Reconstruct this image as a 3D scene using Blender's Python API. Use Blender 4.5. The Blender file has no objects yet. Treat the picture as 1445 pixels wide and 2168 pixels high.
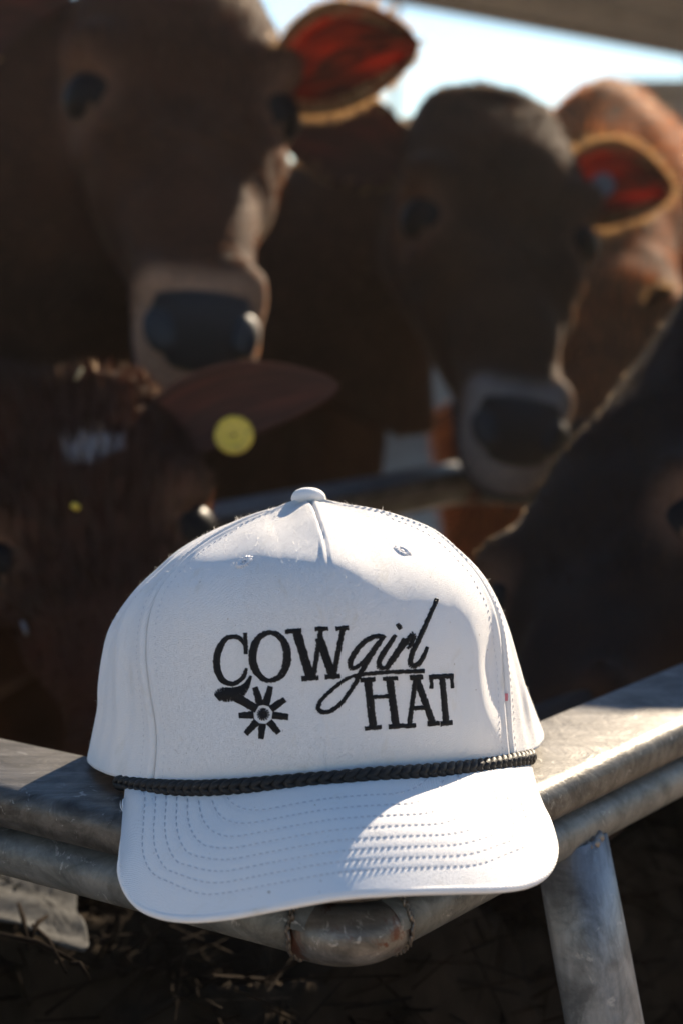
import bpy, bmesh, math, random
import numpy as np
from mathutils import Vector, Matrix
from mathutils.bvhtree import BVHTree
random.seed(7); rng = np.random.default_rng(7)
SC = bpy.context.scene
COL = SC.collection
R = math.radians

# ------------------------------------------------------------------ camera, sky, sun, exposure
CAM = np.array([0., 0., 1.05]); PITCH = R(8); FPX = 4000.
cd = bpy.data.cameras.new('camera'); cam = bpy.data.objects.new('camera', cd); COL.objects.link(cam)
cam.location = CAM; cam.rotation_euler = (R(90) - PITCH, 0, 0)
cd.sensor_fit = 'HORIZONTAL'; cd.sensor_width = 24.; cd.lens = 24. * FPX / 1445.
cd.clip_start = .02; cd.clip_end = 2000
cd.dof.use_dof = True; cd.dof.focus_distance = .80; cd.dof.aperture_fstop = 7.5
SC.camera = cam
SUN_AZ, SUN_EL = R(27.5), R(29)          # azimuth to the right of the view direction (+Y), elevation
W_ = bpy.data.worlds.new('World'); SC.world = W_; W_.use_nodes = True
nt = W_.node_tree; bg = nt.nodes['Background']; sky = nt.nodes.new('ShaderNodeTexSky')
sky.sky_type = 'NISHITA'; sky.sun_disc = False; sky.sun_elevation = SUN_EL; sky.sun_rotation = SUN_AZ
sky.air_density = 1.0; sky.dust_density = .0; sky.ozone_density = 3.0
nt.links.new(sky.outputs[0], bg.inputs[0]); bg.inputs[1].default_value = .052
sd = bpy.data.lights.new('sun', 'SUN'); sun = bpy.data.objects.new('sun', sd); COL.objects.link(sun)
sd.energy = 4.3; sd.angle = R(.53); sd.color = (1, .83, .62)
SDIR = Vector((math.sin(SUN_AZ) * math.cos(SUN_EL), math.cos(SUN_AZ) * math.cos(SUN_EL), math.sin(SUN_EL)))
sun.rotation_euler = SDIR.to_track_quat('Z', 'Y').to_euler(); sun.location = (3, 5, 6)
vs = SC.view_settings; vs.view_transform = 'Standard'; vs.look = 'None'; vs.gamma = 1; vs.use_curve_mapping = False
vs.exposure = 1.76

# ------------------------------------------------------------------ helpers
FW = np.array([0, math.cos(PITCH), -math.sin(PITCH)]); UP = np.array([0, math.sin(PITCH), math.cos(PITCH)])
RT = np.array([1., 0, 0])
def ray(x, y): return FW + (x - 722.5) / FPX * RT - (y - 1084) / FPX * UP
def P(x, y, d): return CAM + d * ray(x, y)                       # photo pixel + depth -> place
def G(x, y, z): r = ray(x, y); return CAM + r * (z - CAM[2]) / r[2]
def project(v):
    q = np.asarray(v) - CAM; d = q @ FW
    return np.stack([722.5 + FPX * (q @ RT) / d, 1084 - FPX * (q @ UP) / d], -1)
def nrm(v): v = np.asarray(v, float); return v / np.linalg.norm(v)

def mk(name, verts, faces, mat, parent=None, smooth=True, uv=None, col=None):
    me = bpy.data.meshes.new(name)
    verts = np.asarray(verts, float)
    me.from_pydata([tuple(v) for v in verts], [], [tuple(int(i) for i in f) for f in faces])
    if uv is not None:
        l = me.uv_layers.new(name='UVMap')
        idx = np.empty(len(me.loops), np.int32); me.loops.foreach_get('vertex_index', idx)
        l.data.foreach_set('uv', np.asarray(uv, np.float32)[idx].ravel())
    if col is not None:
        a = me.color_attributes.new('coat', 'FLOAT_COLOR', 'POINT')
        c = np.ones((len(verts), 4), np.float32); c[:, :3] = col; a.data.foreach_set('color', c.ravel())
    if smooth: me.polygons.foreach_set('use_smooth', [True] * len(me.polygons))
    me.materials.append(mat); me.update()
    o = bpy.data.objects.new(name, me); COL.objects.link(o)
    if parent is not None:
        o.parent = parent; o.matrix_parent_inverse = Matrix.Translation(parent.location).inverted() if parent.type == 'EMPTY' else Matrix()
    return o
def tag(o, label, cat, group=None, kind=None):
    if label: o['label'] = label
    if cat: o['category'] = cat
    if group: o['group'] = group
    if kind: o['kind'] = kind
    return o
def empty(name, loc, label, cat, group=None):
    o = bpy.data.objects.new(name, None); COL.objects.link(o); o.location = loc; o.empty_display_size = .05
    return tag(o, label, cat, group)
def grid_faces(nu, nv, closed_u=False):
    f = []
    for i in range(nu if closed_u else nu - 1):
        for j in range(nv - 1):
            a = i * nv + j; b = ((i + 1) % nu) * nv + j
            f.append((a, b, b + 1, a + 1))
    return f
def cr(pts, n, closed=False, alpha=.5):
    """Catmull-Rom resample to n points, even in arc length"""
    p = np.asarray(pts, float)
    q = np.vstack([p[-1], p, p[0], p[1]]) if closed else np.vstack([2 * p[0] - p[1], p, 2 * p[-1] - p[-2]])
    out = []
    m = 24
    for i in range(1, len(q) - 2):
        p0, p1, p2, p3 = q[i - 1], q[i], q[i + 1], q[i + 2]
        t0 = 0; t1 = t0 + max(np.linalg.norm(p1 - p0), 1e-9) ** alpha; t2 = t1 + max(np.linalg.norm(p2 - p1), 1e-9) ** alpha; t3 = t2 + max(np.linalg.norm(p3 - p2), 1e-9) ** alpha
        for t in np.linspace(t1, t2, m, endpoint=False):
            a1 = (t1 - t) / (t1 - t0) * p0 + (t - t0) / (t1 - t0) * p1
            a2 = (t2 - t) / (t2 - t1) * p1 + (t - t1) / (t2 - t1) * p2
            a3 = (t3 - t) / (t3 - t2) * p2 + (t - t2) / (t3 - t2) * p3
            b1 = (t2 - t) / (t2 - t0) * a1 + (t - t0) / (t2 - t0) * a2
            b2 = (t3 - t) / (t3 - t1) * a2 + (t - t1) / (t3 - t1) * a3
            out.append((t2 - t) / (t2 - t1) * b1 + (t - t1) / (t2 - t1) * b2)
    out.append(q[-2]); out = np.array(out)
    if n is None: return out
    s = np.r_[0, np.cumsum(np.linalg.norm(np.diff(out, axis=0), axis=1))]
    t = np.linspace(0, s[-1], n)
    return np.stack([np.interp(t, s, out[:, k]) for k in range(out.shape[1])], 1)
def tube(path, rad, n=10, caps=True, squash=None):
    path = np.asarray(path, float); rad = np.broadcast_to(rad, (len(path),))
    T = np.gradient(path, axis=0); T /= np.linalg.norm(T, axis=1)[:, None]
    a = np.array([0, 0, 1.]) if abs(T[0][2]) < .9 else np.array([1., 0, 0])
    V = []
    N = np.cross(T[0], a); N /= np.linalg.norm(N)
    for i in range(len(path)):
        N = N - T[i] * (N @ T[i]); N /= np.linalg.norm(N); B = np.cross(T[i], N)
        for k in range(n):
            w = 2 * math.pi * k / n
            V.append(path[i] + rad[i] * (math.cos(w) * N + math.sin(w) * B))
    F = []
    for i in range(len(path) - 1):
        for k in range(n):
            F.append((i * n + k, i * n + (k + 1) % n, (i + 1) * n + (k + 1) % n, (i + 1) * n + k))
    if caps: F.append(tuple(range(n - 1, -1, -1))); F.append(tuple((len(path) - 1) * n + k for k in range(n)))
    return V, F
class MB:
    def __init__(s): s.v = []; s.f = []; s.n = 0
    def add(s, v, f):
        s.v.append(np.asarray(v, float)); s.f += [tuple(i + s.n for i in q) for q in f]; s.n += len(v)
    def box(s, c, ax, ay, az):
        c = np.asarray(c); v = [c + i * np.asarray(ax) + j * np.asarray(ay) + k * np.asarray(az) for i in (-1, 1) for j in (-1, 1) for k in (-1, 1)]
        s.add(v, [(0, 1, 3, 2), (4, 6, 7, 5), (0, 4, 5, 1), (2, 3, 7, 6), (0, 2, 6, 4), (1, 5, 7, 3)])
    def build(s, name, mat, parent=None, smooth=True, **k): return mk(name, np.vstack(s.v), s.f, mat, parent, smooth, **k)

# ------------------------------------------------------------------ materials
def mat(name, col=(.5, .5, .5), rough=.8, metal=0, spec=.5):
    m = bpy.data.materials.new(name); m.use_nodes = True
    b = m.node_tree.nodes['Principled BSDF']
    b.inputs['Base Color'].default_value = (*col, 1); b.inputs['Roughness'].default_value = rough
    b.inputs['Metallic'].default_value = metal; b.inputs['Specular IOR Level'].default_value = spec
    return m
class NB:
    """tiny node builder"""
    def __init__(s, m): s.t = m.node_tree; s.b = s.t.nodes['Principled BSDF']
    def n(s, typ, **k):
        x = s.t.nodes.new(typ)
        for a, v in k.items():
            if a.startswith('_'): setattr(x, a[1:], v)
            else:
                key = a.replace('__', ' ')
                x.inputs[key].default_value = v
        return x
    def l(s, a, b): s.t.links.new(a, b)
    def ramp(s, fac, stops):
        r = s.n('ShaderNodeValToRGB'); e = r.color_ramp.elements
        while len(e) > 1: e.remove(e[0])
        e[0].position = stops[0][0]; e[0].color = (*stops[0][1], 1)
        for p, c in stops[1:]:
            q = e.new(p); q.color = (*c, 1)
        s.l(fac, r.inputs[0]); return r.outputs[0]
    def noise(s, scale, detail=4, rough=.55, vec=None, dist=0):
        x = s.n('ShaderNodeTexNoise', Scale=scale, Detail=detail, Roughness=rough, Distortion=dist)
        if vec is not None: s.l(vec, x.inputs['Vector'])
        return x.outputs['Fac']
    def mapping(s, src, scale, rot=(0, 0, 0)):
        c = s.n('ShaderNodeTexCoord'); m = s.n('ShaderNodeMapping'); m.inputs['Scale'].default_value = scale; m.inputs['Rotation'].default_value = rot
        s.l(c.outputs[src], m.inputs['Vector']); return m.outputs[0]
    def bump(s, h, strength, dist, prev=None):
        x = s.n('ShaderNodeBump', Strength=strength, Distance=dist); s.l(h, x.inputs['Height'])
        if prev is not None: s.l(prev, x.inputs['Normal'])
        return x.outputs[0]
    def mix(s, fac, a, b, mode='MIX'):
        x = s.n('ShaderNodeMix', _data_type='RGBA', _blend_type=mode)
        if isinstance(fac, (int, float)): x.inputs[0].default_value = fac
        else: s.l(fac, x.inputs[0])
        for q, i in ((a, 6), (b, 7)):
            if isinstance(q, tuple): x.inputs[i].default_value = (*q, 1)
            else: s.l(q, x.inputs[i])
        return x.outputs[2]

def cloth_mat():
    m = mat('white_twill', (.78, .77, .76), .85, 0, .25); q = NB(m)
    uv = q.mapping('UV', (1, 1, 1))
    w = q.n('ShaderNodeTexWave', Scale=560., Distortion=1.2, Detail=1.5); w.inputs['Detail Scale'].default_value = 3
    w.bands_direction = 'DIAGONAL'; q.l(uv, w.inputs['Vector'])
    nz = q.noise(1500, 2, .6, uv)
    b1 = q.bump(w.outputs['Fac'], .6, .0003); b2 = q.bump(nz, .8, .00035, b1)
    big = q.noise(26, 3, .5, uv); b3 = q.bump(big, .25, .002, b2)
    q.l(b3, q.b.inputs['Normal'])
    dirt = q.ramp(q.noise(34, 5, .62, uv, .4), [(.60, (.775, .765, .755)), (.72, (.70, .67, .62)), (.82, (.60, .55, .49))])
    sp = q.ramp(q.noise(420, 1, .4, uv), [(.77, (1, 1, 1)), (.80, (.55, .5, .45))])
    q.l(q.mix(1., dirt, sp, 'MULTIPLY'), q.b.inputs['Base Color'])
    q.b.inputs['Sheen Weight'].default_value = .25; q.b.inputs['Sheen Roughness'].default_value = .4
    return m
CLOTH = cloth_mat()
STITCH = mat('white_thread', (.53, .52, .54), .6)
SEAM = mat('seam_thread', (.66, .65, .66), .7)
THREAD = mat('black_thread', (.006, .006, .007), .6, 0, .22)
def rope_mat():
    m = mat('black_cord', (.0045, .0045, .0045), .55, 0, .35); q = NB(m)
    v = q.mapping('Object', (1, 1, 1)); q.l(q.bump(q.noise(1400, 2, .6, v), .6, .0005), q.b.inputs['Normal']); return m
ROPE = rope_mat()
def steel_mat(name, dark, light, rough0, rough1, metal, rust=.0, streak=(6, 60, 60)):
    m = mat(name, light, .5, metal); q = NB(m)
    v = q.mapping('Object', streak); v0 = q.mapping('Object', (1, 1, 1))
    a = q.noise(1.6, 6, .65, v, .5); b = q.noise(38, 6, .7, v0, .6)
    c = q.ramp(a, [(.30, dark), (.62, light)])
    c = q.mix(q.ramp(b, [(.47, (0, 0, 0)), (.66, (.75, .75, .75))]), c, tuple(x * .45 for x in dark))
    sc = q.ramp(q.noise(95, 5, .75, v0, 1.2), [(.60, (0, 0, 0)), (.68, (.7, .7, .7))])
    c = q.mix(sc, c, (.36, .35, .33))
    if rust:
        c = q.mix(q.ramp(q.noise(22, 7, .7, v0, .8), [(.62 - rust, (0, 0, 0)), (.68 - rust, (1, 1, 1))]), c, (.085, .030, .016))
    q.l(c, q.b.inputs['Base Color'])
    rr = q.n('ShaderNodeMapRange'); q.l(b, rr.inputs[0]); rr.inputs[3].default_value = rough0; rr.inputs[4].default_value = rough1
    q.l(rr.outputs[0], q.b.inputs['Roughness'])
    q.l(q.bump(b, .45, .002, q.bump(a, .25, .002)), q.b.inputs['Normal'])
    return m
LIP = steel_mat('weathered_steel_rim', (.032, .029, .025), (.12, .112, .10), .34, .66, .6, rust=.0)
PIPE = steel_mat('galvanised_pipe', (.075, .078, .070), (.16, .16, .148), .42, .62, .4, rust=-.05)
LEG = steel_mat('galvanised_leg', (.12, .125, .13), (.26, .27, .28), .38, .6, .55, streak=(50, 50, 7))
ELB = steel_mat('rusty_elbow', (.09, .085, .075), (.21, .195, .18), .30, .5, .55, rust=.15)
WELD = steel_mat('weld_bead', (.09, .075, .06), (.22, .2, .18), .3, .5, .7, rust=.06)

def coat_mat():
    m = mat('cow_coat', (.05, .03, .02), .85, 0, .12); q = NB(m)
    at = q.n('ShaderNodeAttribute'); at.attribute_name = 'coat'
    v = q.mapping('Object', (1, 1, 1)); n1 = q.noise(14, 5, .6, v); n2 = q.noise(160, 3, .7, v, .8)
    c = q.mix(1., at.outputs['Color'], q.ramp(n1, [(.3, (.6, .58, .56)), (.7, (1.25, 1.2, 1.15))]), 'MULTIPLY')
    q.l(c, q.b.inputs['Base Color']); q.l(q.bump(n2, .2, .002), q.b.inputs['Normal'])
    q.b.inputs['Sheen Weight'].default_value = .06; q.b.inputs['Sheen Roughness'].default_value = .3; q.b.inputs['Sheen Tint'].default_value = (1, .78, .55, 1)
    return m
COAT = coat_mat()
def hair_mat(name, attr=True, col=(.3, .2, .1), trans=.45):
    m = bpy.data.materials.new(name); m.use_nodes = True; t = m.node_tree
    t.nodes.remove(t.nodes['Principled BSDF']); out = t.nodes['Material Output']
    d = t.nodes.new('ShaderNodeBsdfDiffuse'); tr = t.nodes.new('ShaderNodeBsdfTranslucent'); mx = t.nodes.new('ShaderNodeMixShader'); mx.inputs[0].default_value = trans
    g = t.nodes.new('ShaderNodeBsdfGlossy'); g.inputs['Roughness'].default_value = .35; mx2 = t.nodes.new('ShaderNodeMixShader'); mx2.inputs[0].default_value = .03; g.inputs['Color'].default_value = (.8, .62, .45, 1)
    if attr:
        a = t.nodes.new('ShaderNodeAttribute'); a.attribute_name = 'coat'
        for x in (d, tr): t.links.new(a.outputs['Color'], x.inputs[0])
    else:
        for x in (d, tr): x.inputs[0].default_value = (*col, 1)
    t.links.new(d.outputs[0], mx.inputs[1]); t.links.new(tr.outputs[0], mx.inputs[2])
    t.links.new(mx.outputs[0], mx2.inputs[1]); t.links.new(g.outputs[0], mx2.inputs[2]); t.links.new(mx2.outputs[0], out.inputs[0])
    return m
HAIR = hair_mat('cow_hair', trans=.6); 
def ear_mat(name, dcol, tcol, fac):
    m = bpy.data.materials.new(name); m.use_nodes = True; t = m.node_tree; t.nodes.remove(t.nodes['Principled BSDF'])
    out = t.nodes['Material Output']
    d = t.nodes.new('ShaderNodeBsdfDiffuse'); tr = t.nodes.new('ShaderNodeBsdfTranslucent'); mx = t.nodes.new('ShaderNodeMixShader'); mx.inputs[0].default_value = fac
    d.inputs[0].default_value = (*dcol, 1)
    uv = t.nodes.new('ShaderNodeTexCoord'); mp = t.nodes.new('ShaderNodeMapping'); mp.inputs['Scale'].default_value = (1.2, 6, 1)
    nz = t.nodes.new('ShaderNodeTexNoise'); nz.inputs['Scale'].default_value = 1.6; nz.inputs['Detail'].default_value = 4; nz.inputs['Distortion'].default_value = .8
    rp = t.nodes.new('ShaderNodeValToRGB'); e = rp.color_ramp.elements
    e[0].position = .40; e[0].color = (*[c * .10 for c in tcol], 1); e[1].position = .68; e[1].color = (*tcol, 1)
    t.links.new(uv.outputs['UV'], mp.inputs[0]); t.links.new(mp.outputs[0], nz.inputs['Vector']); t.links.new(nz.outputs['Fac'], rp.inputs[0])
    t.links.new(rp.outputs[0], tr.inputs[0])
    t.links.new(d.outputs[0], mx.inputs[1]); t.links.new(tr.outputs[0], mx.inputs[2]); t.links.new(mx.outputs[0], out.inputs[0])
    return m
EAR = ear_mat('ear_skin_red', (.075, .036, .020), (.40, .062, .014), .62)
EARD = ear_mat('ear_skin_brown', (.085, .045, .035), (.16, .05, .03), .4)
FRINGE = hair_mat('rim_lit_fringe_hair', False, (.50, .30, .13), .65)  # fringe tinted light gold to carry the sunlit ear rim
NOSE = mat('wet_black_nose', (.020, .016, .014), .40, 0, .14)
q = NB(NOSE); q.l(q.bump(q.n('ShaderNodeTexVoronoi', Scale=120.).outputs['Distance'], .5, .002), q.b.inputs['Normal'])
DARK = mat('dark_nostril', (.004, .003, .003), .6)
EYE = mat('dark_eye', (.006, .005, .005), .42, 0, .08)
YEL = mat('yellow_tag_plastic', (.62, .42, .035), .45)
q = NB(YEL); v = q.mapping('Object', (1, 1, 1))
q.l(q.ramp(q.noise(260, 3, .6, v), [(.5, (.62, .42, .035)), (.7, (.30, .20, .03))]), q.b.inputs['Base Color'])
GREY = mat('grey_tag_plastic', (.12, .12, .13), .6)
def hay_mat(name, a, b):
    m = mat(name, a, 1., 0, .03); q = NB(m); v = q.mapping('Object', (1, 1, 1))
    q.l(q.ramp(q.noise(30, 3, .7, v), [(.3, a), (.7, b)]), q.b.inputs['Base Color']); return m
HAY = hay_mat('dark_straw', (.006, .0042, .003), (.014, .010, .007))  # stalk colour darkened in place of shade over the heap
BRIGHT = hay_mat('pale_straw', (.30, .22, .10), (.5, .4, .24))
def ground_mat():
    m = mat('trodden_yard', (.2, .19, .17), .95, 0, .2); q = NB(m); v = q.mapping('Object', (1, 1, 1))
    a = q.noise(.55, 6, .6, v, .3); b = q.noise(6, 8, .7, v, .4); c = q.noise(70, 5, .7, v)
    col = q.ramp(a, [(.35, (.44, .34, .25)), (.55, (.56, .46, .37)), (.7, (.62, .53, .44))])
    col = q.mix(q.ramp(b, [(.50, (0, 0, 0)), (.62, (.8, .8, .8))]), col, (.28, .20, .13))
    q.l(q.mix(.6, col, q.ramp(c, [(.3, (.65, .65, .65)), (.7, (1, 1, 1))]), 'MULTIPLY'), q.b.inputs['Base Color'])
    q.l(q.bump(c, .7, .02, q.bump(b, .6, .05)), q.b.inputs['Normal']); return m
GROUND = ground_mat()
ROOF = mat('roof_sheet', (.16, .125, .095), .55, .1); q = NB(ROOF); v = q.mapping('Object', (.6, 6, 1))
q.l(q.ramp(q.noise(1.5, 4, .6, v), [(.35, (.06, .044, .032)), (.65, (.125, .095, .07))]), q.b.inputs['Base Color'])
WOOD = mat('weathered_wood', (.12, .095, .075), .85); q = NB(WOOD); v = q.mapping('Object', (3, 3, .4))
q.l(q.ramp(q.noise(3, 5, .6, v), [(.35, (.07, .055, .043)), (.65, (.16, .125, .10))]), q.b.inputs['Base Color'])

# ------------------------------------------------------------------ ground
def ground():
    n = 60; xs = np.r_[-400, -120, -40, np.linspace(-15, 15, n), 40, 120, 400]; ys = np.r_[-400, -120, -40, np.linspace(-12, 25, n), 45, 130, 600]
    V = [(x, y, .03 * math.sin(x * 1.3 + y) * math.cos(y * 1.7) - .03 if abs(x) < 20 and abs(y) < 30 else -.03) for x in xs for y in ys]
    o = mk('ground', V, grid_faces(len(xs), len(ys)), GROUND); o['kind'] = 'structure'
    return o
ground()

# ------------------------------------------------------------------ feeder: rim, pipe frame, legs
UA = np.array([-.8136, .5814, 0.]); UB = np.array([.5814, .8136, 0.])       # along the short end (left), along the long side
CORN = np.array([-.0062, .7780, 0.]); ZT = .815; LW = .064; TW, TL = .59, 1.10
def T(a, b, z=0.): return CORN + a * UA + b * UB + np.array([0, 0, z])
feeder = empty('feed_trough', T(TW / 2, TL / 2, 0), 'grey galvanised steel feed trough frame with flat rim and pipe rail under the cap', 'trough')
def rect_path(off, rad, seg=10):
    """rectangle of the trough opening grown by off, with rounded corners"""
    x0, x1, y0, y1 = -off, TW + off, -off, TL + off
    pts = []
    for cx, cy, a0 in ((x0 + rad, y0 + rad, 180), (x1 - rad, y0 + rad, 270), (x1 - rad, y1 - rad, 0), (x0 + rad, y1 - rad, 90)):
        for k in range(seg + 1):
            a = R(a0 + 90 * k / seg); pts.append((cx + rad * math.cos(a), cy + rad * math.sin(a)))
    return np.array(pts)
def subdiv(p, step):
    out = []
    for i in range(len(p)):
        a, b = p[i], p[(i + 1) % len(p)]; n = max(1, int(np.linalg.norm(b - a) / step))
        for k in range(n): out.append(a + (b - a) * k / n)
    return np.array(out)
def sweep_loop(prof, rad_out, zbase):
    """prof: list of (offset from the inner edge, z)."""
    loops = []
    for o, z in prof:
        r = max(.004, rad_out - (LW - o))
        loops.append((rect_path(o, r), z))
    m = len(loops[0][0]); V = []; F = []
    for i in range(m):
        for lp, z in loops: V.append(T(lp[i][0], lp[i][1], z))
    k = len(prof)
    for i in range(m):
        for j in range(k):
            a = i * k + j; b = i * k + (j + 1) % k; c = ((i + 1) % m) * k + (j + 1) % k; d = ((i + 1) % m) * k + j
            F.append((a, d, c, b))
    return V, F
def rim():
    pr = []; w, t, r = LW, .020, .008
    for cx, cz, a0 in ((r * .5, ZT - t + r * .5, 180), (w - r, ZT - t + r, 270), (w - r, ZT - r, 0), (r * .5, ZT - r * .5, 90)):
        rr = r if cx > r else r * .5
        for k in range(7):
            a = R(a0 + 90 * k / 6); pr.append((cx + rr * math.cos(a), cz + rr * math.sin(a)))
    V, F = sweep_loop(pr, .042, 0)
    return mk('rim', V, F, LIP, feeder)
rim_o = rim()
PR = .0120; PO = LW - .004 - PR; PZ = ZT - .020 - PR - .0016
def pipes():
    gap = .016
    c = [(-PO, -PO), (TW + PO, -PO), (TW + PO, TL + PO), (-PO, TL + PO)]
    for i in range(4):
        a = np.array(c[i]); b = np.array(c[(i + 1) % 4]); d = (b - a) / np.linalg.norm(b - a)
        pa, pb = a + d * gap, b - d * gap
        v, f = tube([T(*(pa + (pb - pa) * k / 12), PZ) for k in range(13)], PR, 20)
        mk('rail_pipe', v, f, PIPE, feeder)
        prev = np.array(c[i - 1]); e = (prev - a) / np.linalg.norm(prev - a)
        # elbow: quarter bend between two rails, a little stouter than the pipe
        p0, p1 = a + e * gap * 1.25, a + d * gap * 1.25
        pts = []
        pts.append(p0 + e * .004)
        cen = a + (e + d) * gap
        for k in range(11):
            w = R(90 * k / 10); pts.append(cen - gap * (math.cos(w) * d + math.sin(w) * e))
        pts.append(p1 + d * .004)
        rr = [PR * 1.0] + [PR * 1.02] * (len(pts) - 2) + [PR * 1.02]
        v, f = tube([T(*q, PZ - .0015) for q in pts], rr, 22)
        mk('elbow', v, f, ELB, feeder)
        for q, dd in ((p0, e), (p1, d)):                       # weld seam round the joint
            m = MB()
            for k in range(54):
                w = 2 * math.pi * k / 54; lat = np.array([-dd[1], dd[0]])
                cc = T(*(q + dd * (.003 + random.uniform(-.001, .001)) + lat * (PR * 1.05) * math.cos(w)), PZ + PR * 1.05 * math.sin(w))
                v, f = tube([cc - np.array([0, 0, .002]), cc, cc + np.array([0, 0, .002])], [.0007, random.uniform(.0007, .0011), .0005], 6); m.add(v, f)
            m.build('weld_bead', WELD, feeder)
pipes()
def leg(px_top, b_or_a, lean):
    """splayed flattened tube leg, welded under the rail"""
    top = np.array(px_top); bot = top + lean
    bot[2] = -.02
    n = 14; pth = [top + (bot - top) * k / n for k in range(n + 1)]
    ax = nrm(bot - top); out = nrm(np.cross(ax, b_or_a)); V = []; F = []; m = 20
    for i, p in enumerate(pth):
        s = 1.
        w = (.0185 + .0012 * i / n) * s; t = .015 * s
        if i == 0: w, t = .0185, .014
        for k in range(m):
            a = 2 * math.pi * k / m; c, s_ = math.cos(a), math.sin(a)
            V.append(p + b_or_a * w * math.copysign(abs(c) ** .62, c) + out * t * math.copysign(abs(s_) ** .62, s_))
    for i in range(n):
        for k in range(m): F.append((i * m + k, i * m + (k + 1) % m, (i + 1) * m + (k + 1) % m, (i + 1) * m + k))
    F += [tuple(range(m)), tuple(n * m + k for k in range(m))]
    bm = bmesh.new(); me = bpy.data.meshes.new('t'); me.from_pydata([tuple(v) for v in V], [], F); bm.from_mesh(me)
    bmesh.ops.recalc_face_normals(bm, faces=bm.faces); bm.to_mesh(me); bm.free()
    o = mk('leg', [v.co for v in me.vertices], [p.vertices for p in me.polygons], LEG, feeder)
    # weld lump where the leg meets the rail
    mb = MB()
    for k in range(16):
        a = 2 * math.pi * k / 16
        c = top + b_or_a * .014 * math.cos(a) + nrm(np.cross(ax, b_or_a)) * .012 * math.sin(a) + np.array([0, 0, random.uniform(-.002, .002)])
        v, f = tube([c - b_or_a * .004, c, c + b_or_a * .004], [.0012, random.uniform(.0032, .0045), .0012], 7); mb.add(v, f)
    mb.build('weld_bead', WELD, feeder)
lt = T(-PO, .128, PZ - PR * .6)
leg(lt, UB, np.array([.15, -.09, -.79]))
leg(T(TW * .80, -PO, PZ - PR * .6), UA, np.array([-.05, -.10, -.79]))
leg(T(TW + PO, .25, PZ - PR * .6), UB, -UB * 0 + UA * .1)
leg(T(TW + PO, TL * .85, PZ - PR * .6), UB, UA * .1)
leg(T(-PO, TL * .85, PZ - PR * .6), UB, -UA * .1)

# ------------------------------------------------------------------ the cap
cap = empty('baseball_cap', T(.06, .02, ZT), 'white rope cap with black embroidered lettering resting on the trough corner', 'cap')
HS = .968
def H(x, y, d): return P(x, y, d * HS)
NV = 130
APEX = (655, 1067, .872)
MER = [  # meridians from the sweatband up to the button: photo pixel + depth, around the crown
 [(690,1650,.789),(691,1560,.787),(693,1450,.787),(693,1350,.786),(690,1270,.789),(685,1205,.797),(677,1140,.819),(667,1092,.848)],                         # front centre
 [(888,1638,.805),(888,1550,.802),(887,1450,.802),(881,1350,.802),(868,1270,.806),(848,1200,.815),(815,1140,.834),(755,1092,.857)],                         # front right quarter
 [(1080,1612,.850),(1075,1562,.848),(1072,1506,.847),(1069,1450,.847),(1064,1394,.848),(1058,1338,.849),(1044,1282,.851),(1014,1222,.854),(976,1177,.858),(920,1128,.864),(849,1096,.869),(782,1076,.872),(710,1068,.873)], # right seam
 [(1142,1545,.934),(1126,1502,.928),(1107,1450,.918),(1088,1409,.916),(1066,1362,.914),(1030,1290,.911),(980,1210,.908),(900,1140,.903),(800,1092,.895)],     # right side
 [(1000,1480,.985),(995,1380,.985),(970,1290,.978),(915,1195,.962),(815,1112,.930)],
 [(640,1465,1.005),(640,1330,1.005),(645,1210,.99),(650,1120,.95)],                                                                                          # back
 [(310,1510,.955),(322,1420,.955),(350,1320,.952),(410,1220,.942),(510,1125,.915)],
 [(184,1606,.888),(196,1548,.886),(207,1497,.881),(209,1453,.883),(218,1387,.886),(232,1332,.888),(252,1297,.890),(289,1252,.892),(343,1202,.894),(387,1162,.894),(446,1125,.892),(501,1102,.888),(573,1080,.882)], # left side
 [(322,1661,.826),(328,1552,.826),(317,1460,.828),(309,1387,.831),(313,1313,.835),(331,1258,.840),(361,1218,.845),(397,1181,.850),(441,1148,.856),(482,1123,.860),(537,1095,.866),(610,1074,.871)], # left seam
 [(500,1668,.798),(500,1560,.796),(500,1450,.797),(504,1350,.796),(512,1270,.799),(524,1200,.808),(550,1138,.829),(600,1092,.855)],                         # front left quarter
]
M3 = [cr([H(*p) for p in m] + [H(*APEX)], NV) for m in MER]
COLS_PER = 44
def crown_points():
    A = np.array(M3); k = len(A); n = k * COLS_PER
    out = np.empty((n, NV, 3))
    for i in range(k):
        p0, p1, p2, p3 = A[i - 1], A[i], A[(i + 1) % k], A[(i + 2) % k]
        def d(a, b): return np.sqrt(np.maximum(np.linalg.norm(a - b, axis=1), 1e-7))[:, None]
        t0 = np.zeros((NV, 1)); t1 = d(p0, p1); t2 = t1 + d(p1, p2); t3 = t2 + d(p2, p3)
        for j in range(COLS_PER):
            t = t1 + (t2 - t1) * j / COLS_PER
            a1 = (t1 - t) / (t1 - t0) * p0 + (t - t0) / (t1 - t0) * p1
            a2 = (t2 - t) / (t2 - t1) * p1 + (t - t1) / (t2 - t1) * p2
            a3 = (t3 - t) / (t3 - t2) * p2 + (t - t2) / (t3 - t2) * p3
            b1 = (t2 - t) / (t2 - t0) * a1 + (t - t0) / (t2 - t0) * a2
            b2 = (t3 - t) / (t3 - t1) * a2 + (t - t1) / (t3 - t1) * a3
            out[i * COLS_PER + j] = (t2 - t) / (t2 - t1) * b1 + (t - t1) / (t2 - t1) * b2
    return out
CP = crown_points(); NC = len(CP)
def grid_normals(A, closed):
    du = (np.roll(A, -1, 0) - np.roll(A, 1, 0)) if closed else np.gradient(A, axis=0)
    dv = np.gradient(A, axis=1); N = np.cross(du, dv); l = np.linalg.norm(N, axis=2, keepdims=True)
    return N / np.maximum(l, 1e-12)
CN = grid_normals(CP, True)
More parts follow.
